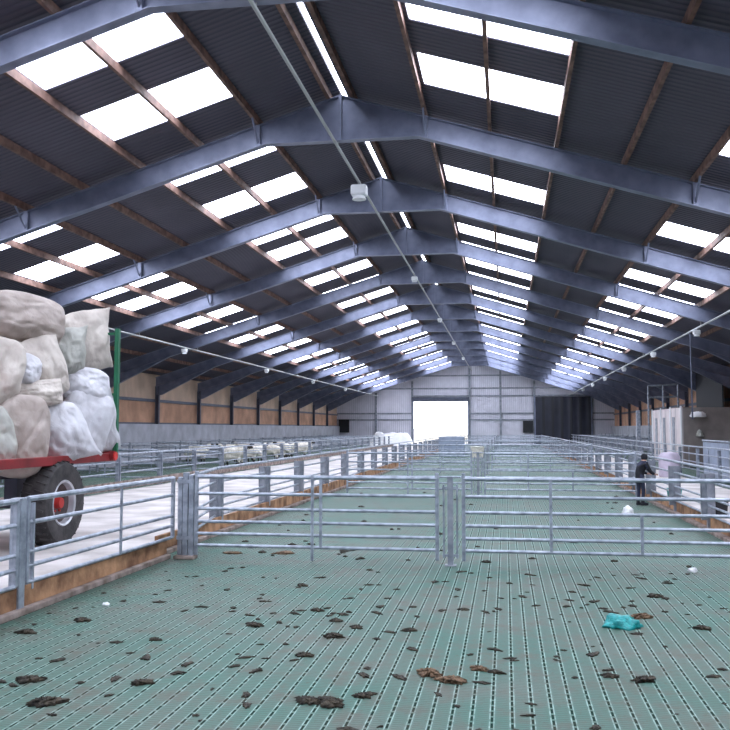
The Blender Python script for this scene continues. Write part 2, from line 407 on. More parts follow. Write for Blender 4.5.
# purlins
OFF = [.25, 1.75, 3.05, 4.35, 5.65, 6.95, 8.25, 9.55, 10.85, 12.15, 13.35]
for s in (-1, 1):
    for i, o_ in enumerate(OFF):
        x = RX + s * o_; w = .033 if i else .04
        m = MB().box(x - w, x + w, YF, YB, zr(x, .465), zr(x, .465) + .155)
        lab = f'brown timber purlin hugging the ridge on its {side_word[s]} side' if i == 0 else f'long brown timber purlin, {ORD[i-1]} down from the ridge pair on the {side_word[s]} slope'
        tag(m.build('purlin', M['purlin']), lab, 'purlin', 'timber purlins under the roof')

# conduits with lamps
def conduit(x, z, y0, y1, label):
    t = thing('conduit', label, 'conduit', (x, y0, z), group='lighting conduits')
    MB().tube((0, 0, 0), (0, y1 - y0, 0), .032, 8).build('pipe', M['pipe'], t)
    for fy in FY:
        if y0 < fy < y1: MB().tube((0, fy - y0, .0), (0, fy - y0, .30 if x != RX else .12), .012, 5).build('hanger', M['pipe'], t)
    return t
conduit(RX - .06, 7.50, YF + .2, YB - .3, 'long grey lighting conduit hung under the ridge')
conduit(-12.9, 4.98, YF + .2, YB - .3, 'long grey lighting conduit low on the left roof slope')
conduit(6.25, 4.98, YF + .2, YB - .3, 'long grey lighting conduit low on the right roof slope')
def make_lamp():
    t = thing('highbay_lamp', '', 'lamp')
    MB().box(-.19, .19, -.15, .15, -.30, -.04).build('housing', M['lamp'], t, bevel=.05)
    MB().tube((0, 0, -.30), (0, 0, -.38), .13, 16, .17).build('lens', M['lamp'], t, smooth=True)
    MB().box(-.03, .03, -.03, .03, -.05, .05).build('bracket', M['pipe'], t)
    return t
lamp0 = make_lamp(); used = False
for x, z, ys, w in ((RX - .06, 7.47, [20.0, 32.7, 45.5, 57.9, 71], 'under the ridge'),
                    (-12.9, 4.95, [20.5, 33.8, 46.2, 57.9, 70], 'on the left conduit'),
                    (6.25, 4.95, [22, 30, 38.6, 48, 57, 65, 73], 'on the right conduit')):
    for i, y in enumerate(ys):
        lab = f'small white lamp {w}, {ORD[i]} away from the camera'
        if not used: lamp0.location = (x, y, z); lamp0['label'] = lab; lamp0['group'] = 'white lamps on the conduits'; used = True
        else:
            o = dup(lamp0, (x, y, z), lab, group='white lamps on the conduits')
            o.scale = (.6, .6, .6)

# ------------------------------------------------------------------ gates, hurdles and posts
RG = [1.07, .85, .655, .49, .335, .185]
def bars(t, L, rails, ups, r=.021, top=None, ends=True, detail=True, foot=.06, name='rail', z_end=None):
    """rails along +x from 0 to L; ups = list of (x, z0, z1)"""
    top = top if top else rails[0]
    if detail:
        for i, z in enumerate(rails):
            MB().tube((0, 0, z), (L, 0, z), r * (1.25 if i == 0 else 1), 8).build('rail', M['galv'], t, smooth=True)
        if ends:
            for x in (0, L): MB().box(x - .022, x + .022, -.022, .022, foot, top + .02).build('end_upright', M['galv'], t, bevel=.004)
        for (x, a, b) in ups: MB().box(x - .018, x + .018, -.03, -.012, a, b).build('upright', M['galv'], t)
    else:
        m = MB()
        for i, z in enumerate(rails): m.tube((0, 0, z), (L, 0, z), r * (1.25 if i == 0 else 1), 5)
        if ends:
            for x in (0, L): m.box(x - .022, x + .022, -.022, .022, foot if foot > .1 else 0, top + .02)
        for (x, a, b) in ups: m.box(x - .02, x + .02, -.03, -.01, a, b)
        return m
def make_gate(L, ups, label, loc, group, slam=0):
    t = thing('pen_gate', label, 'gate', loc, 0, group)
    bars(t, L, RG, ups, top=1.12)
    for z in (.95, .4):
        x = L if slam > 0 else 0
        MB().box(x - .02 if slam < 0 else x, x + .0 if slam < 0 else x + .02, -.03, .03, z, z + .06).build('hinge', M['galv'], t)
    return t
GY = 11.0
gl = make_gate(3.14, [(1.55, .02, 1.10), (1.66, .185, 1.05)], 'near galvanised six-rail gate, left of the middle post', (-4.0, GY, 0), 'front pen gates', 1)
gr = make_gate(3.62, [(1.06, .185, 1.07), (2.13, .185, .655)], 'near galvanised six-rail gate, right of the middle post', (-.53, GY, 0), 'front pen gates', -1)
def gate_post(x, y, label, group=None):
    t = thing('gate_post', label, 'post', (x, y, 0), 0, group)
    MB().box(-.035, .035, -.035, .035, 0, 1.10).build('tube', M['plate'], t, bevel=.006)
    MB().box(-.07, .07, -.07, .07, 0, .012).build('base_plate', M['plate'], t)
    for s in (-1, 1):
        MB().tube((s * .083, 0, .09), (s * .083, 0, 1.0), .012, 8).build('drop_rod', M['galv'], t, smooth=True)
        for z in (.11, .94): MB().box(min(0, s * .1), max(0, s * .1), -.01, .01, z, z + .03).build('bracket', M['galv'], t)
    MB().tube((-.13, 0, 1.09), (.13, 0, 1.09), .014, 8).build('cross_pin', M['galv'], t, smooth=True)
    return t
gp = gate_post(-.695, GY, 'middle gate post between the two near gates', 'middle gate posts')
def corner_posts(x, y, label):
    t = thing('corner_post', label, 'post', (x, y, 0))
    for i, (dx, dy, w) in enumerate(((0, 0, .036), (.082, -.01, .034), (-.080, .02, .032))):
        MB().box(dx - w, dx + w, dy - w, dy + w, 0, 1.12 - .03 * i).build('tube', M['galv'], t, bevel=.008)
    for z in (.25, .98): MB().box(-.11, .12, -.046, -.038, z, z + .05).build('clamp', M['galv'], t)
    MB().box(-.14, .14, -.08, .08, 0, .05).build('footing', M['kerb'], t, bevel=.01)
    return t
corner_posts(-4.15, GY + .02, 'cluster of three galvanised posts at the left corner of the near gates')
corner_posts(3.25, GY + .02, 'cluster of galvanised posts at the right end of the near gates')

# copies of the gates across the main pen, further back
for i, y in enumerate([22.0, 33.0, 44.0, 55.0, 66.0, 77.0]):
    w = ['second', 'third', 'fourth', 'fifth', 'sixth', 'seventh'][i]
    if i < 2:
        dup(gl, (-4.0, y, 0), f'galvanised six-rail gate left of the post in the {w} row across the main pens', group='gates across the main pens')
        dup(gr, (-.53, y, 0), f'galvanised six-rail gate right of the post in the {w} row across the main pens', group='gates across the main pens')
        dup(gp, (-.695, y, 0), f'middle gate post in the {w} row across the main pens')
    else:
        for x, L, sd in ((-4.0, 3.14, 'left'), (-.53, 3.6, 'right')):
            o = bars(None, L, RG, [(L / 2, .18, 1.07)], detail=False, top=1.12).build('pen_gate', M['galv'], loc=(x, y, 0))
            tag(o, f'far galvanised gate on the {sd} of the {w} row across the main pens', 'gate', 'gates across the main pens')
        o = MB().box(-.04, .04, -.04, .04, 0, 1.12).build('gate_post', M['plate'], loc=(-.695, y, 0))
        tag(o, f'middle gate post in the {w} row across the main pens', 'post', 'middle gate posts')

# fence lines running away from the camera
RF = [1.04, .82, .55, .42, .27]
HL = 2.9
def fence_line(x, ys, rails, what, plate=(.11, .04, .18, .95), pm='plate', near=5, mid_up=True, r=.02, post=True, nlab=9, facing=1):
    src = None; src_p = None; src_far = None
    for i, y in enumerate(ys):
        n = i
        if n < nlab: lab = f'galvanised hurdle, {ORD[n]} along {what}'; plab = f'flat grey steel post, {ORD[n]} along {what}'
        else: lab = f'far galvanised hurdle along {what}'; plab = f'far flat grey steel post along {what}'
        if i < near:
            if src is None:
                src = thing('hurdle', lab, 'fence', (x, y + .03, 0), PI / 2, f'hurdles along {what}')
                bars(src, HL - .02, rails, [(HL / 2, rails[-1], rails[0])] if mid_up else [], r=r, ends=False)
            else: dup(src, (x, y + .03, 0), lab)
        else:
            if src_far is None:
                src_far = bars(None, HL - .02, rails, [(HL / 2, rails[-1], rails[0])] if mid_up else [], r=r, detail=False, ends=False).build('hurdle', M['galv'], loc=(x, y + .03, 0), rot=(0, 0, PI / 2))
                tag(src_far, lab, 'fence', f'hurdles along {what}')
            else: dup(src_far, (x, y + .03, 0), lab)
        if post:
            if src_p is None:
                a, b, z0, z1 = plate; src_p = thing('fence_post', plab, 'post', (x, y, 0), 0, f'posts along {what}')
                MB().box(-a + .0, a, .0, .012, z0, z1).box(-a, -a + .012, .0, b * 2, z0, z1).box(a - .012, a, .0, b * 2, z0, z1).build('channel', M[pm], src_p)
                MB().box(-.03, .03, -.03, .03, 0, z1).build('stem', M[pm], src_p)
            else: dup(src_p, (x, y, 0), plab)
ysL = [13.85 + HL * k for k in range(25)]
t = thing('hurdle', 'galvanised hurdle running back from the left corner posts of the near gates', 'fence', (-4.20, GY + .1, 0), PI / 2 + .185)
bars(t, 2.75, RF, [], ends=False)
fence_line(-4.71, ysL, RF, 'the left side of the main pens', near=6, mid_up=False)
fence_line(-10.3, [16.4 + HL * k for k in range(22)], [1.0, .78, .5], 'the far side of the feed passage', plate=(.07, .03, 0, .98), pm='galv', near=6, mid_up=False)
fence_line(3.3, [12.4 + HL * k for k in range(25)], RF, 'the right side of the main pens', near=6, mid_up=False)
fence_line(6.1, [18.0 + HL * k for k in range(23)], [1.1, .86, .6, .35], 'the far side of the right-hand passage', plate=(.05, .03, 0, 1.05), pm='galv', near=3)
fence_line(-15.6, [26.0 + HL * k for k in range(19)], [1.05, .8, .5], 'the left wall', plate=(.04, .03, 0, 1.1), pm='plate', near=0, nlab=0)
fence_line(8.6, [50.0 + HL * k for k in range(12)], [1.2, .95, .7, .45], 'the right wall', plate=(.04, .03, 0, 1.25), pm='galv', near=0, nlab=0)

# near hurdle at the far left of the picture
t = thing('hurdle', 'near galvanised hurdle at the left edge in front of the trailer wheel', 'fence', (-4.42, 7.62, 0), PI / 2 - .02)
bars(t, 3.45, RF, [(1.9, .27, 1.02)], r=.022, foot=.27)
MB().box(.075, .105, -.02, .01, .2, 1.0).build('upright', M['galv'], t)
tag(MB().box(-.055, .055, -.05, .05, 0, 1.06).build('fence_post', M['galv'], loc=(-4.44, 7.50, 0), bevel=.008), 'square galvanised post at the left edge of the picture', 'post')
t = thing('hurdle', 'galvanised hurdle beyond the left picture edge, nearest the camera', 'fence', (-4.40, 4.1, 0), PI / 2)
bars(t, 3.3, RF, [(1.8, .27, 1.02)], r=.022, foot=.27)

# kick boards and kerbs
def board(name, x, y0, y1, z1, m, label, w=.05, zb=.06):
    return tag(MB().box(x - w / 2, x + w / 2, y0, y1, zb, z1).build(name, M[m], bevel=.006), label, 'board')
board('kick_board', -4.43, 4.0, 11.02, .25, 'board', 'stained brown timber kick board under the near left hurdle')
tag(MB().box(-4.64, -4.34, 4.0, 11.0, 0, .06).build('kerb', M['kerb'], bevel=.01), 'dirty concrete kerb under the near left kick board', 'kerb')
board('kick_board', -4.63, 11.2, 85, .26, 'board', 'long brown kick board along the left side of the main pens')
tag(MB().box(-4.80, -4.52, 11.2, 85, 0, .06).build('kerb', M['kerb'], bevel=.01), 'long concrete kerb along the left side of the main pens', 'kerb')
board('kick_board', 3.34, 11.2, 85, .27, 'board', 'long brown kick board along the right side of the main pens')
tag(MB().box(3.22, 3.5, 11.2, 85, 0, .06).build('kerb', M['kerb'], bevel=.01), 'long concrete kerb along the right side of the main pens', 'kerb')
board('kick_board', -10.25, 14, 80, .28, 'kerb', 'long brown kick board on the far side of the feed passage')

# cross fences in the side pens
for i, y in enumerate([25.2, 31.0, 36.8, 42.6, 48.4, 54.2, 60.0, 65.8, 71.6]):
    o = bars(None, 5.1, [1.05, .84, .63, .42, .22], [(1.7, .2, 1.05), (3.4, .2, 1.05)], detail=False).build('hurdle', M['galv'], loc=(-15.5, y, 0))
    tag(o, f'cross hurdle of the left side pens, {ORD[i]} row from the camera', 'fence', 'cross hurdles of the left side pens')
for i, y in enumerate([50.0, 54.5, 59.0, 63.5, 68.0, 72.5, 77]):
    o = bars(None, 2.3, [1.1, .9, .7, .45, .22], [(1.15, .2, 1.1)], detail=False).build('hurdle', M['galv'], loc=(6.2, y, 0))
    tag(o, f'cross hurdle of the right side pens, {ORD[i]} row from the camera', 'fence', 'cross hurdles of the right side pens')

# ------------------------------------------------------------------ trailer
tr = thing('farm_trailer', 'red farm trailer piled with sacks standing on the feed passage', 'trailer', (-7.45, 11.8, .03))
def wheel(s):
    tb = MB(); x = s * 1.0
    prof = [(-.17, .30), (-.19, .36), (-.2, .46), (-.19, .52), (-.15, .55), (-.06, .562), (.06, .562), (.15, .55), (.19, .52), (.2, .46), (.19, .36), (.17, .30)]
    tb.lathe(prof + [prof[0]], 44, (0, 0, .56))
    for k in range(30):           # tread lugs
        t_ = 2 * PI * k / 30
        for q in (-1, 1):
            c = Vector((q * .1, math.cos(t_ + q * .05) * .565, .56 + math.sin(t_ + q * .05) * .565))
            a = Vector((q * .17, math.cos(t_ + q * .12) * .552, .56 + math.sin(t_ + q * .12) * .552)); tb.tube(c - Vector((q * .08, 0, 0)), a, .016, 4)
    o = tb.build('wheel', M['tyre'], tr, smooth=True, loc=(x, 0, 0)); o.scale = (1, 1.07, 1.07)
    r = MB().lathe([(.17 * s, .31), (.185 * s, .30), (.17 * s, .275), (.09 * s, .262)], 36, (0, 0, .56)); r.build('rim', M['rim'], o, smooth=True)
    MB().lathe([(.09 * s, .262), (.03 * s, .20), (.05 * s, .13), (.05 * s, .0)], 36, (0, 0, .56)).build('wheel_disc', M['disc'], o, smooth=True)
    hb = MB().tube((.04 * s, 0, .56), (.13 * s, 0, .56), .085, 16, .07)
    for k in range(6):
        t_ = k * PI / 3; hb.tube((.04 * s, math.cos(t_) * .12, .56 + math.sin(t_) * .12), (.075 * s, math.cos(t_) * .12, .56 + math.sin(t_) * .12), .017, 6)
    hb.build('hub', M['red'], o, smooth=True)
for s in (-1, 1): wheel(s)
MB().tube((-.85, 0, .56), (.85, 0, .56), .05, 10).build('axle', M['dark_steel'], tr)
MB().box(-1.15, 1.10, -3.2, 1.55, 1.17, 1.25).build('bed', M['red'], tr, bevel=.01)
MB().box(1.06, 1.12, -3.2, 1.55, 1.14, 1.27).build('side_rail', M['dark_red'], tr, bevel=.01)
MB().box(-1.15, -1.09, -3.2, 1.55, 1.14, 1.27).build('side_rail', M['dark_red'], tr, bevel=.01)
MB().box(-.45, -.35, -3.1, 1.5, .95, 1.17).box(.35, .45, -3.1, 1.5, .95, 1.17).build('chassis_rail', M['dark_steel'], tr)
for x in (.4, -.4): MB().box(x - .1, x + .1, -.12, .12, .58, .97).build('spring_hanger', M['dark_steel'], tr)
MB().tube((-1.15, 1.60, 1.22), (1.18, 1.60, 1.22), .085, 14).build('rear_beam', M['dark_red'], tr, smooth=True)
MB().tube((1.18, 1.60, 1.22), (1.20, 1.60, 1.22), .07, 14).build('rear_lamp', M['red'], tr, smooth=True)
MB().box(-1.0, -.05, -2.3, -1.2, 1.12, 1.17).build('cross_member', M['dark_steel'], tr)
for x in (-.9, 1.13):
    MB().box(x - .035 + .03, x + .035 + .03, 1.62, 1.69, 1.2, 3.30).build('stake_post', M['green'], tr)
MB().box(-.9, 1.13, 1.64, 1.67, 3.2, 3.24).box(-.9, 1.13, 1.64, 1.67, 2.2, 2.24).build('stake_rail', M['green'], tr)
MB().tube((0, -2.9, 1.05), (0, -4.3, .75), .05, 8).build('drawbar', M['dark_steel'], tr)
tag(mound('straw_litter', (-6.62, 13.0, 1.27), (.28, .35, 0), .16, M['rust'], 4), 'orange straw litter on the trailer bed below the white sack', 'straw')

# sacks
def unproj(px, py, Y):
    f, yaw, pit = 872.3, .1597, .0723
    d = ((px - 365) / f, 1.0, -(py - 365) / f)
    yf = d[1] * math.cos(pit) - d[2] * math.sin(pit); u = d[1] * math.sin(pit) + d[2] * math.cos(pit)
    r = Vector((d[0] * math.cos(yaw) - yf * math.sin(yaw), d[0] * math.sin(yaw) + yf * math.cos(yaw), u)); t_ = Y / r.y
    return r * t_ + Vector((0, 0, H))
def sack(cx, cz, Y, w, h, th, rot, m, label, seed, yaw=.75, ears=(0, 0, 0, 0), tilt=0, square=.5, cz_is_px=True):
    """plump woven sack: w x h pillow, th thick; ears = how far each corner (BL, BR, TR, TL) pulls out into a tied point"""
    N = 34; vs = []; fs = []
    def surf(u, v, sgn):
        # u, v in -1..1, squircle pillow with pinched seam
        e = (1 - abs(u) ** 2.6) * (1 - abs(v) ** 2.6); t_ = max(e, 0) ** square * th / 2
        # corners round in unless an ear pulls them out
        rr = (abs(u) * abs(v)) ** 2.2
        k = 1 - .16 * rr
        x, z = u * w / 2 * k, v * h / 2 * k
        x *= 1 - .07 * (1 - v * v) * 0 - .05 * v * v; z *= 1 - .06 * u * u
        for q, (a, b) in enumerate(((-1, -1), (1, -1), (1, 1), (-1, 1))):
            g = max(0, (u * a + 1) / 2) ** 5 * max(0, (v * b + 1) / 2) ** 5
            x += a * ears[q] * g; z += b * ears[q] * g * .8
        sag = -.12 * th * (1 - v) * .5 
        p = Vector((u * 1.7 + seed * 3.1, v * 1.7, sgn * .6 + seed))
        t_ += th * .16 * noise.noise(p) * (max(e, 0) ** .4)
        t_ += th * .07 * noise.noise(p * 3.3) * (max(e, 0) ** .3)
        wv = noise.noise(Vector((u * 2.2 + seed, v * 2.2, 7 + sgn))) * 2.2     # wandering folds in the cloth
        t_ -= th * .07 * (1 - abs(math.sin((u * 2.4 + v * 3.1 * (1 if seed % 2 else -1)) + wv * 2 + seed))) ** 3 * (max(e, 0) ** .4)
        # creases that run out of tied corners and along the seams
        t_ += th * .035 * math.sin((u * 5 + v * 7) + seed) * (abs(u * v)) * max(e, 0) ** .3
        x += .03 * w * noise.noise(p * 1.3 + Vector((9, 0, 0))); z += .03 * h * noise.noise(p * 1.3 + Vector((0, 9, 0)))
        t_ *= 1 + .28 * (-v)      # contents settle low
        return Vector((x, sgn * t_, z))
    idx = {}
    for sgn in (-1, 1):
        for i in range(N + 1):
            for j in range(N + 1):
                u, v = math.sin((i / N * 2 - 1) * PI / 2), math.sin((j / N * 2 - 1) * PI / 2)
                edge = i in (0, N) or j in (0, N)
                if edge and sgn == 1: idx[(1, i, j)] = idx[(-1, i, j)]; continue
                p = surf(u, v, sgn); 
                if edge: p.y = 0
                idx[(sgn, i, j)] = len(vs); vs.append(p)
    for sgn in (-1, 1):
        for i in range(N):
            for j in range(N):
                q = [idx[(sgn, i, j)], idx[(sgn, i + 1, j)], idx[(sgn, i + 1, j + 1)], idx[(sgn, i, j + 1)]]
                fs.append(tuple(q if sgn < 0 else q[::-1]))
    c = unproj(cx, cz, Y) if cz_is_px else Vector((cx, Y, cz))
    o = MB().add(vs, fs).build('sack', M[m], smooth=True)
    o.matrix_world = Matrix.Translation(c) @ Matrix.Rotation(yaw, 4, 'Z') @ Matrix.Rotation(tilt, 4, 'X') @ Matrix.Rotation(rot, 4, 'Y')
    sb = o.modifiers.new('smooth', 'SUBSURF'); sb.levels = 0; sb.render_levels = 1
    return tag(o, label, 'sack', 'filled sacks heaped on the trailer')
# in front, as the photograph shows them (pixel of the centre, distance, metres wide, high, thick)
sack(24, 317, 12.1, 1.22, .74, .60, .12, 'sack_tan', 'big grey-tan sack at the top left of the load', 1, ears=(0, .07, .0, 0))
sack(84, 341, 13.3, .82, .98, .46, -.14, 'sack_cream', 'plump cream sack upright at the top right with pointed corner', 2, ears=(0, .10, .17, .03))
sack(64, 353, 12.75, .66, .78, .46, -.1, 'sack_grey', 'grey-green sack with tied corner in the middle of the load', 3, ears=(0, .0, .14, .06))
sack(42, 369, 12.1, .70, .96, .46, -.35, 'sack_cream', 'creased cream sack leaning in the left middle of the load', 4, ears=(0, 0, .08, .08))
sack(24, 370, 11.75, .50, .50, .34, .3, 'sack_white', 'small white sack bulging at the left edge of the load', 5, ears=(0, .05, 0, 0))
sack(84, 386, 12.95, .80, .62, .48, .12, 'sack_white', 'grey-white sack with folds right below the grey-green one', 6)
sack(36, 394, 11.8, .76, .40, .40, -.12, 'sack_cream', 'flat crumpled pinkish sack end low in the left middle', 7, ears=(0, .04, .05, 0))
sack(85, 420, 12.85, .84, 1.04, .54, .30, 'sack_white', 'largest white sack low in the middle of the load', 8, ears=(.03, .08, 0, 0))
sack(99, 416, 13.35, .56, 1.22, .44, -.14, 'sack_white', 'tall white sack at the right end of the load', 9, ears=(0, .07, 0, 0))
sack(62, 432, 12.1, .72, .90, .50, -.32, 'sack_white', 'white sack with pointed bottom corner hanging over the red bed', 10, ears=(0, .20, 0, .03))
sack(22, 436, 11.3, .74, 1.16, .54, .08, 'sack_tan', 'tan sack hanging low at the left edge above the tyre', 11, ears=(.04, 0, 0, 0))
sack(-2, 372, 11.2, .70, 1.0, .5, .2, 'sack_cream', 'cream sack at the far left of the load, upper part', 12)
sack(-14, 440, 10.7, .75, .95, .5, -.2, 'sack_grey', 'grey sack at the far left of the load, lower part', 13)
# the back of the heap
q = 14
for (x, y, z, s_) in ((-7.75, 11.0, 1.62, 'lowest, nearest'), (-7.75, 12.0, 1.62, 'lowest, second back'), (-7.7, 13.0, 1.62, 'lowest, third back'), (-7.75, 11.2, 2.25, 'second layer, nearest'), (-7.75, 12.3, 2.25, 'second layer, middle'), (-7.6, 13.3, 2.25, 'second layer, last'), (-7.75, 12.0, 2.85, 'third layer, nearest'), (-7.75, 13.0, 2.85, 'third layer, last')):
    sack(x, z, y, 1.1, .62, .8, .05, 'sack_tan' if q % 2 else 'sack_cream', f'sack hidden at the back of the load, {s_}', q, yaw=.15, cz_is_px=False); q += 1

# ------------------------------------------------------------------ droppings and litter on the near floor
def lump(name, x, y, r, h, m, label, cat, seed, group=None, stretch=1.0, rz=0, crumple=.35):
    bm = bmesh.new(); bmesh.ops.create_icosphere(bm, subdivisions=4 if name == 'dung_clump' else 3, radius=1)
    for v in bm.verts:
        p = v.co.copy(); n_ = noise.noise(p * 1.9 + Vector((seed * 1.7, 0, 0))) + .5 * noise.noise(p * 4.5 + Vector((0, seed, 0)))
        if name.startswith('dung'):      # ragged outline with lobes, lumpy top
            q = Vector((p.x, p.y, 0)) * 2.6 + Vector((seed * 2.3, seed, 0))
            k_ = 1 + 1.0 * noise.noise(q) + .5 * noise.noise(q * 2.4)
            v.co = Vector((p.x * k_, p.y * k_, p.z * (1 + .9 * noise.noise(q * 2.2 + Vector((5, 5, 0))))))
        else: v.co = p * (1 + crumple * n_)
        v.co.x *= r * stretch; v.co.y *= r / stretch; v.co.z = max(v.co.z, -.25) * h
    me = bpy.data.meshes.new(name); bm.to_mesh(me); bm.free()
    for p in me.polygons: p.use_smooth = True
    me.materials.append(M[m]); o = bpy.data.objects.new(name, me); C.objects.link(o)
    o.location = (x, y, .25 * h); o.rotation_euler = (0, 0, rz)
    return tag(o, label, cat, group)
def floor_at(px, py):
    d = unproj(px, py, 10.0) - Vector((0, 0, H)); t_ = -H / d.z; return d.x * t_, d.y * t_
named = [((302, 586), .10, 'dung', 'dark dung clump left of the middle, just inside the near gate'),
         ((254, 626), .12, 'dung', 'dark dung clump left of the middle of the near floor'),
         ((333, 637), .12, 'dung', 'scattered brown dung heap left of centre on the near floor'),
         ((357, 628), .09, 'dung', 'small dark dung clump just left of centre'),
         ((305, 656), .10, 'dung', 'brown dung clump below the middle left of the near floor'),
         ((308, 702), .12, 'dung', 'dark dung clump at the bottom edge, left one of a pair'),
         ((330, 704), .15, 'dung', 'long brown dung clump at the bottom edge, right one of a pair'),
         ((362, 697), .09, 'dung', 'dung clump at the bottom edge just left of the tan heap'),
         ((430, 675), .15, 'dung_tan', 'tan dung heap with orange tint near the bottom centre'),
         ((452, 682), .14, 'dung_tan', 'pinkish tan dung heap right beside the orange one'),
         ((480, 670), .10, 'dung_tan', 'brown dung clump right of the tan heaps'),
         ((496, 673), .08, 'dung', 'black dung clump touching the brown one right of the tan heaps'),
         ((655, 597), .12, 'dung', 'oval dark dung clump at the right beyond the teal bag'),
         ((645, 681), .12, 'dung', 'flat dark dung clump at the bottom right'),
         ((611, 677), .09, 'dung', 'small dark dung clump at the bottom, left of the flat one'),
         ((702, 629), .11, 'dung', 'brown dung clump at the right edge of the near floor'),
         ((30, 681), .13, 'dung', 'brown dung clump at the left edge of the near floor'),
         ((45, 704), .15, 'dung', 'brown dung clump in the bottom left corner'),
         ((27, 633), .12, 'dung', 'dark dung clump against the left kerb'),
         ((82, 621), .11, 'dung', 'brown dung smear near the left kerb'),
         ((140, 684), .11, 'dung', 'brown dung clump at the bottom left, standing alone'),
         ((155, 640), .08, 'dung', 'dark dung clump in the left part of the near floor'),
         ((410, 631), .09, 'dung', 'dark dung clump near the centre of the near floor'),
         ((464, 610), .07, 'dung', 'small dung clump just right of centre on the near floor'),
         ((317, 611), .10, 'dung', 'flat dung clump behind the scattered brown heap')]
for i, ((px, py), r, m, lab) in enumerate(named):
    x, y = floor_at(px, py); lump('dung_clump', x, y, r * .46, r * .2, m, lab, 'dung', i, 'large dung clumps on the near floor', 1.25, random.uniform(-.6, .6), .55)
small = [(224, 688, .0)]
rnd = random.Random(11)
src = [lump('dung_pellet', -1.5, 7.7, .035, .02, 'dung', 'small dark dropping on the green slats of the near pen', 'dung', 50 + i, 'small droppings on the near pen floor', 1.2, 0, .5) for i in range(4)]
for i in range(230):
    px, py = rnd.uniform(-10, 740), rnd.choice([rnd.uniform(567, 735), rnd.uniform(567, 620)])
    x, y = floor_at(px, py)
    if not (-4.2 < x < 3.1) or y > 10.85: continue
    o = src[i % 4].copy(); C.objects.link(o); s_ = rnd.uniform(.3, 1.05); o.scale = (s_ * rnd.uniform(.7, 1.7), s_, s_ * .6); o.location = (x, y, .003); o.rotation_euler = (0, 0, rnd.uniform(0, 6))
for i in range(60):       # beyond the gates
    x, y = rnd.uniform(-4.1, 3.0), 11.3 + rnd.random() ** 2 * 12
    o = src[i % 4].copy(); C.objects.link(o); s_ = rnd.uniform(.6, 1.3); o.scale = (s_, s_, s_); o.location = (x, y, .004); o.rotation_euler = (0, 0, rnd.uniform(0, 6))
    o['label'] = 'small dark dropping on the floor beyond the near gates'; o['group'] = 'droppings beyond the near gates'
x, y = floor_at(622, 627)
lump('plastic_bag', x, y, .12, .075, 'teal', 'crumpled teal plastic bag on the near floor at the right', 'bag', 3, None, 1.15, .1, .6)
x, y = floor_at(641, 618); lump('dung_clump', x, y, .06, .03, 'dung_tan', 'reddish-brown crumbly clump just behind the teal bag', 'dung', 31, None, 1.6, .3, .6)
x, y = floor_at(628, 514); lump('plastic_bag', x, y, .11, .13, 'white_plastic', 'crumpled white bag beyond the right gate near the kerb', 'bag', 9, None, 1.0, 0, .4)
x, y = floor_at(106, 605); lump('paper_scrap', x, y, .035, .02, 'white_plastic', 'tiny white scrap on the floor by the left kerb', 'litter', 12, None, 1.0, 0, .4)
x, y = floor_at(693, 572); lump('paper_scrap', x, y, .05, .04, 'white_plastic', 'small white scrap under the near right gate', 'litter', 13, None, 1.0, 0, .4)
x, y = floor_at(245, 551); lump('straw_litter', x - .1, 11.6, .10, .02, 'dung_tan', 'flattened tan straw under the left end of the near left gate', 'straw', 15, None, 1.2, 0, .8)
lump('straw_litter', x + .6, 11.7, .11, .02, 'dung_tan', 'flattened tan straw under the near left gate, right of the other straw', 'straw', 17, None, 1.2, .2, .8)

# ------------------------------------------------------------------ sheep
def bake(o):
    dg = bpy.context.evaluated_depsgraph_get(); me = bpy.data.meshes.new_from_object(o.evaluated_get(dg)); o.modifiers.clear(); o.data = me
    for p in me.polygons: p.use_smooth = True
    return o
def skin(name, verts, edges, radii, m, root=0, sub=2):
    me = bpy.data.meshes.new(name); me.from_pydata(verts, edges, []); o = bpy.data.objects.new(name, me); C.objects.link(o)
    sk = o.modifiers.new('skin', 'SKIN'); sk.use_smooth_shade = True
    for i, r in enumerate(radii):
        r = r if isinstance(r, tuple) else (r, r); me.skin_vertices[0].data[i].radius = r; me.skin_vertices[0].data[i].use_root = (i == root)
    s_ = o.modifiers.new('sub', 'SUBSURF'); s_.levels = sub; s_.render_levels = sub
    bpy.context.view_layer.update(); bake(o); o.data.materials.clear(); o.data.materials.append(m)
    return o
def make_sheep(graze):
    hz = .42 if graze else .86
    V = [(-.42, 0, .58), (-.22, 0, .60), (.05, 0, .60), (.30, 0, .60), (.46, 0, .66 if not graze else .56), (.60, 0, hz - .06 if not graze else .42), (.70, 0, hz if not graze else .30)]
    E = [(i, i + 1) for i in range(6)]; R = [.17, .23, .24, .21, .13, .085, .07]
    n = len(V)
    for (x, y, bx) in ((.30, .11, 3), (.30, -.11, 3), (-.32, .12, 1), (-.32, -.12, 1)):
        back = bx == 1; k0 = len(V)
        V += [(x, y, .42), (x + (-.07 if back else .0), y, .24), (x, y, .02)]; E += [(bx, k0), (k0, k0 + 1), (k0 + 1, k0 + 2)]; R += [.075, .035, .03]
    k0 = len(V); hx, hzz = V[6][0], V[6][2]
    V += [(hx + .13, 0, hzz - .08)]; E += [(6, k0)]; R += [.04]
    for s in (-1, 1): k1 = len(V); V += [(hx - .02, s * .12, hzz + .01)]; E += [(6, k1)]; R += [.02]
    k2 = len(V); V += [(-.56, 0, .42)]; E += [(0, k2)]; R += [.04]
    o = skin('sheep', V, E, R, M['fleece'], 2)
    o.data.materials.append(M['sheep_face'])
    for p in o.data.polygons:
        c = p.center
        if c.x > hx - .01 or c.z < .26 or (c.x > hx - .08 and abs(c.y) > .07): p.material_index = 1
    return o
s1, s2 = make_sheep(False), make_sheep(True)
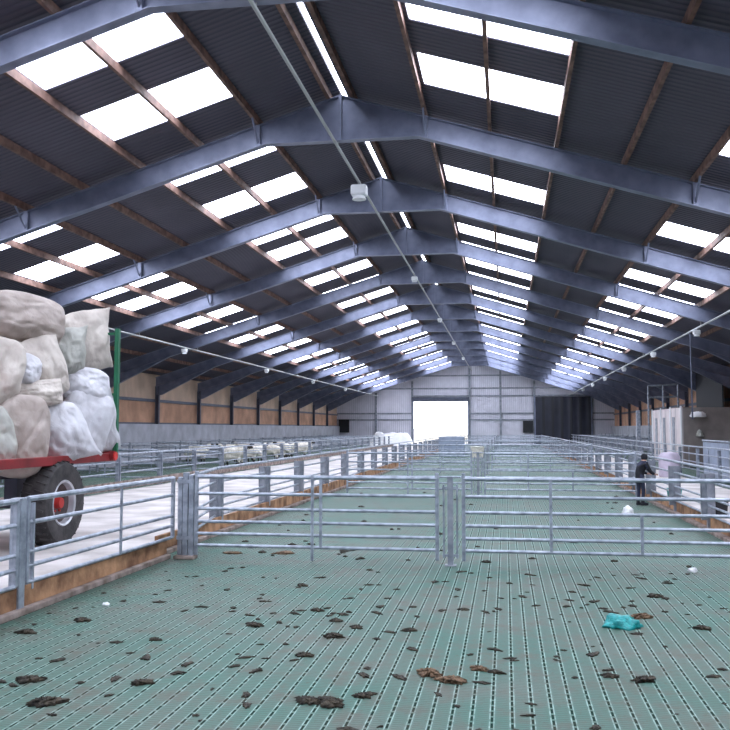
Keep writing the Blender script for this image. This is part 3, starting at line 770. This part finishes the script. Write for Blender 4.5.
flock = [(-11.5, 38.0, .3, 1), (-12.4, 38.6, 2.8, 0), (-11.7, 40.2, 1.2, 0), (-13.2, 41.0, -.4, 1), (-11.4, 41.3, 3.3, 0), (-12.7, 44.3, .1, 0), (-11.5, 45.0, 2.0, 1), (-13.6, 44.9, 3.0, 0), (-12.2, 46.6, -.8, 0),
         (-11.3, 47.2, .5, 0), (-13.0, 50.0, 2.6, 1), (-11.9, 50.5, 3.4, 0), (-14.0, 38.4, .9, 0), (-11.2, 35.2, -.3, 0)]
for i, (x, y, rz, g) in enumerate(flock):
    o = (s2 if g else s1)
    if i > 1: o = o.copy(); C.objects.link(o)
    o.location = (x, y, 0); o.rotation_euler = (0, 0, rz); o.scale = (1.12, 1.12, 1.12)
    tag(o, 'cream sheep with dark face in the flock penned left of the feed passage', 'sheep', 'flock of sheep left of the feed passage')

# ------------------------------------------------------------------ person at the right-hand rail
def person(loc, rz, s, label):
    V = [(0, 0, .88), (0, .02, 1.05), (.04, .02, 1.22), (.12, 0, 1.38), (.17, 0, 1.47), (.20, 0, 1.56),              # pelvis .. head base
         (0, .10, .84), (.02, .11, .48), (-.02, .11, .09), (.12, .12, .05),                                          # leg
         (0, -.10, .84), (.03, -.11, .48), (0, -.11, .09), (.14, -.12, .05),
         (.10, .20, 1.34), (.22, .25, 1.10), (.42, .18, 1.02), (.50, .16, 1.02),
         (.10, -.20, 1.34), (.22, -.25, 1.10), (.42, -.18, 1.02), (.50, -.16, 1.02), (.22, 0, 1.66)]
    E = [(0, 1), (1, 2), (2, 3), (3, 4), (4, 5), (5, 22), (0, 6), (6, 7), (7, 8), (8, 9), (0, 10), (10, 11), (11, 12), (12, 13), (3, 14), (14, 15), (15, 16), (16, 17), (3, 18), (18, 19), (19, 20), (20, 21)]
    R = [(.15, .12), (.14, .11), (.16, .12), (.13, .11), .055, .085, .09, .062, .045, .04, .09, .062, .045, .04, .065, .048, .035, .025, .065, .048, .035, .025, .085]
    V = [tuple(c * s for c in v) for v in V]; R = [(r[0] * s, r[1] * s) if isinstance(r, tuple) else r * s for r in R]
    o = skin('person', V, E, R, M['trousers'], 0)
    o.data.materials.append(M['skin'])
    for p in o.data.polygons:
        if p.center.z > 1.46 * s or (p.center.x > .40 * s and p.center.z > .9 * s): p.material_index = 1
    # fingers: four and a thumb on each hand, closed over the rail
    o.location = loc; o.rotation_euler = (0, 0, rz)
    cv = [0, 1, 2, 3, 14, 15, 16, 18, 19, 20]
    mp = {c: i for i, c in enumerate(cv)}
    CV = [Vector(V[c]) for c in cv]; CV.append(Vector((-.01, .0, .70)) * s); CV[mp[16]] *= 1; 
    CE = [(mp[a], mp[b]) for a, b in E if a in mp and b in mp] + [(0, 10)]
    CR = [(.175, .14), (.17, .13), (.18, .135), (.15, .125), .08, .065, .05, .08, .065, .05, (.18, .15)]
    CR = [(r[0] * s, r[1] * s) if isinstance(r, tuple) else r * s for r in CR]
    coat = skin('coat', [tuple(v) for v in CV], CE, CR, M['coat'], 0); coat.parent = o
    HV = [Vector((.17, 0, 1.47)) * s, Vector((.175, 0, 1.58)) * s, Vector((.19, 0, 1.70)) * s]
    hood = skin('hood', [tuple(v) for v in HV], [(0, 1), (1, 2)], [.10 * s, .125 * s, .10 * s], M['coat'], 0, 2); hood.parent = o
    fg = MB()
    for sy in (-1, 1):
        for k in range(4):
            y = sy * (.16 + (k - 1.5) * .02); L = (.035, .042, .04, .03)[k]
            a = Vector((.50, y, 1.02)) * s; b = a + Vector((.04 + L * .3, 0, .0)) * s; c = b + Vector((L * .4, 0, -.03)) * s; d = c + Vector((-.02, 0, -.02)) * s
            fg.tube(a, b, .010 * s, 6); fg.tube(b, c, .009 * s, 6); fg.tube(c, d, .008 * s, 6)
        a = Vector((.47, sy * .14, 1.01)) * s; b = a + Vector((.03, -sy * .03, -.02)) * s; fg.tube(a, b, .011 * s, 6); fg.tube(b, b + Vector((.03, 0, -.02)) * s, .009 * s, 6)
    fg.build('fingers', M['skin'], o, smooth=True)
    boots = MB()
    for sy, dx in ((1, 0), (-1, .02)): boots.tube(Vector((-.02 + dx, sy * .11, .0)) * s, Vector((-.02 + dx, sy * .11, .24)) * s, .06 * s, 10); boots.box((-.08 + dx) * s, (.17 + dx) * s, (sy * .11 - .05) * s, (sy * .11 + .05) * s, 0, .08 * s)
    boots.build('boots', M['coat'], o, bevel=.01)
    return tag(o, label, 'person')
x, y = floor_at(643, 502)
person((2.93, 20.2, 0), .5, .67, 'small person in a hooded black coat leaning on the right-hand rail')
# green bucket hung on the rail beside the person
def bucket(loc, r, h, m, label):
    t = thing('bucket', label, 'bucket', loc)
    MB().lathe([(0, r * .75), (h, r), (h, r * .94), (.02, r * .7), (.02, 0)], 20).build('shell', M[m], t, smooth=True, rot=(0, -PI / 2, 0))
    return t
bucket((3.72, 20.6, .03), .17, .32, 'teal', 'teal bucket on the passage beside the person in black')
bucket((3.95, 17.4, .03), .16, .30, 'black', 'black bucket on the right-hand passage floor')

# ------------------------------------------------------------------ handling area on the right
cab = thing('handling_cabin', 'cream panelled cabin standing against the right side of the shed', 'cabin', (7.5, 39.4, 0))
MB().box(0, .06, 0, 7.6, .1, 2.6).build('ribbed_panel', M['beige'], cab)
MB().box(.06, 3.0, 0, .06, .1, 2.6).build('end_panel', M['taupe'], cab)
MB().box(.06, 3.0, 7.54, 7.6, .1, 2.6).build('end_panel', M['taupe'], cab)
for y in (1.6, 4.0, 6.2): MB().box(-.03, 0, y, y + .5, .3, 2.2).build('opening_shade_strip', M['plate'], cab)  # grey strips painting the dark shading of openings in the panel
for y in (0, 2.5, 5.0, 7.45): MB().box(-.05, .0, y, y + .12, 0, 2.66).build('frame_post', M['lamp'], cab)
tag(MB().tube((6.25, 31, 2.0), (6.25, 31, 5.0), .03, 8).build('drop_pipe', M['dark_steel']), 'thin dark pipe dropping from the right-hand conduit', 'pipe')
# tubular cage above the cabin
cg = thing('tubular_cage', 'grey tubular cage standing behind the cream cabin', 'cage', (7.4, 45.0 + 2.6, 0))
for x in (0, .75, 1.5):
    MB().tube((x, 0, 0), (x, 0, 3.9 + .08 * x), .05, 8).build('upright', M['galv'], cg)
MB().tube((0, 0, 3.9), (1.5, 0, 4.0), .05, 8).tube((0, 0, 3.3), (1.5, 0, 3.35), .05, 8).build('rail', M['galv'], cg)
tag(MB().box(9.7, 9.76, 41.6, 47.1, 2.3, 4.6).build('dark_curtain', M['black']), 'black curtain hung high on the right wall', 'curtain')
tag(MB().box(-.1, .1, -.1, .1, 0, 2.65).build('steel_post', M['galv'], loc=(7.0, 48.5, 0), bevel=.01), 'tall pale steel post standing alone left of the cream cabin', 'post')
# sheeted race
rc = thing('sheeted_race', 'blue-grey sheeted steel race with round holes at the right', 'race', (6.35, 26.5, 0))
MB().box(0, .04, 0, 3.5, .15, 1.25).build('side_sheet', M['blue_sheet'], rc)
MB().box(0, 2.2, 0, .04, .15, 1.25).build('end_sheet', M['blue_sheet'], rc)
for x in (0, 1.1, 2.2): MB().box(x - .03, x + .03, -.04, 0, 0, 1.32).build('frame_post', M['galv'], rc)
for x, z in ((.55, .75), (1.65, .8), (.55, .3), (1.65, .3)): MB().tube((x, -.012, z), (x, 0.0, z), .06, 12).build('hole', M['black'], rc)
MB().tube((0, -.02, 1.3), (2.2, -.02, 1.3), .03, 8).tube((0, 0, 1.3), (0, 3.5, 1.3), .03, 8).build('top_rail', M['galv'], rc)
dr = tag(MB().lathe([(0, .0), (0, .34), (.05, .36), (.7, .36), (.82, .28), (.86, .0)], 20).build('plastic_drum', M['lilac'], smooth=True, loc=(5.55, 31.5, .03), rot=(0, -PI / 2, 0)), 'lilac plastic drum standing beside the sheeted race', 'drum')
o = lump('plastic_bag', 8.12, 38.9, .26, .2, 'white_plastic', 'white bag hung high on the dark end of the cabin', 'bag', 21, None, 1.2, 0, .4); o.location.z = 2.22; o.location.y = 39.2
o = lump('cloth_rag', 8.2, 38.9, .14, .22, 'sack_grey', 'pale green rag hanging below the white bag on the cabin end', 'rag', 22, None, 1.0, 0, .5); o.location.z = 1.4; o.location.y = 39.28
# cream feed bucket and boxes by the gates, far
tag(MB().lathe([(0, .0), (0, .2), (.4, .26), (.4, 0)], 16).build('feed_bucket', M['fleece'], smooth=True, loc=(-1.0, 33.6, .55), rot=(0, -PI / 2, 0)), 'cream feed bucket hung on the gates near the middle of the shed', 'bucket')
bpy.data.objects['feed_bucket'].location = (-1.05, 32.7, .62)
tag(MB().box(-.75, .75, -.5, .5, 0, 1.2).build('feed_box', M['blue_sheet'], loc=(-3.2, 52.5, 0), bevel=.03), 'blue-grey feed box in the middle pens below the doorway', 'box')
# low white heap beside the far doorway
tag(mound('white_heap', (-11.0, 84.5, 0), (2.3, 2.2, 0), 1.15, M['white_plastic'], 2, 3.5), 'low white heap left of the far doorway', 'heap')

# ------------------------------------------------------------------ light, sky, camera
w = bpy.data.worlds.new('World'); bpy.context.scene.world = w; w.use_nodes = True
bg = w.node_tree.nodes['Background']; bg.inputs['Color'].default_value = (.86, .92, 1, 1); bg.inputs['Strength'].default_value = 6.0
sc = bpy.context.scene
cam = bpy.data.cameras.new('Camera'); co = bpy.data.objects.new('Camera', cam); C.objects.link(co)
co.location = (0, 0, H); co.rotation_euler = (PI / 2 + .0723, 0, .1597)
cam.sensor_width = 36; cam.lens = 872.3 / 730 * 36; cam.clip_end = 500; cam.clip_start = .05
sc.camera = co
sc.view_settings.view_transform = 'Standard'; sc.view_settings.look = 'None'; sc.view_settings.gamma = 1; sc.view_settings.exposure = 0.0
sc.view_settings.use_curve_mapping = False
try:
    sc.cycles.use_denoising = True; sc.cycles.max_bounces = 8; sc.cycles.diffuse_bounces = 5; sc.cycles.sample_clamp_indirect = 8
except Exception: pass
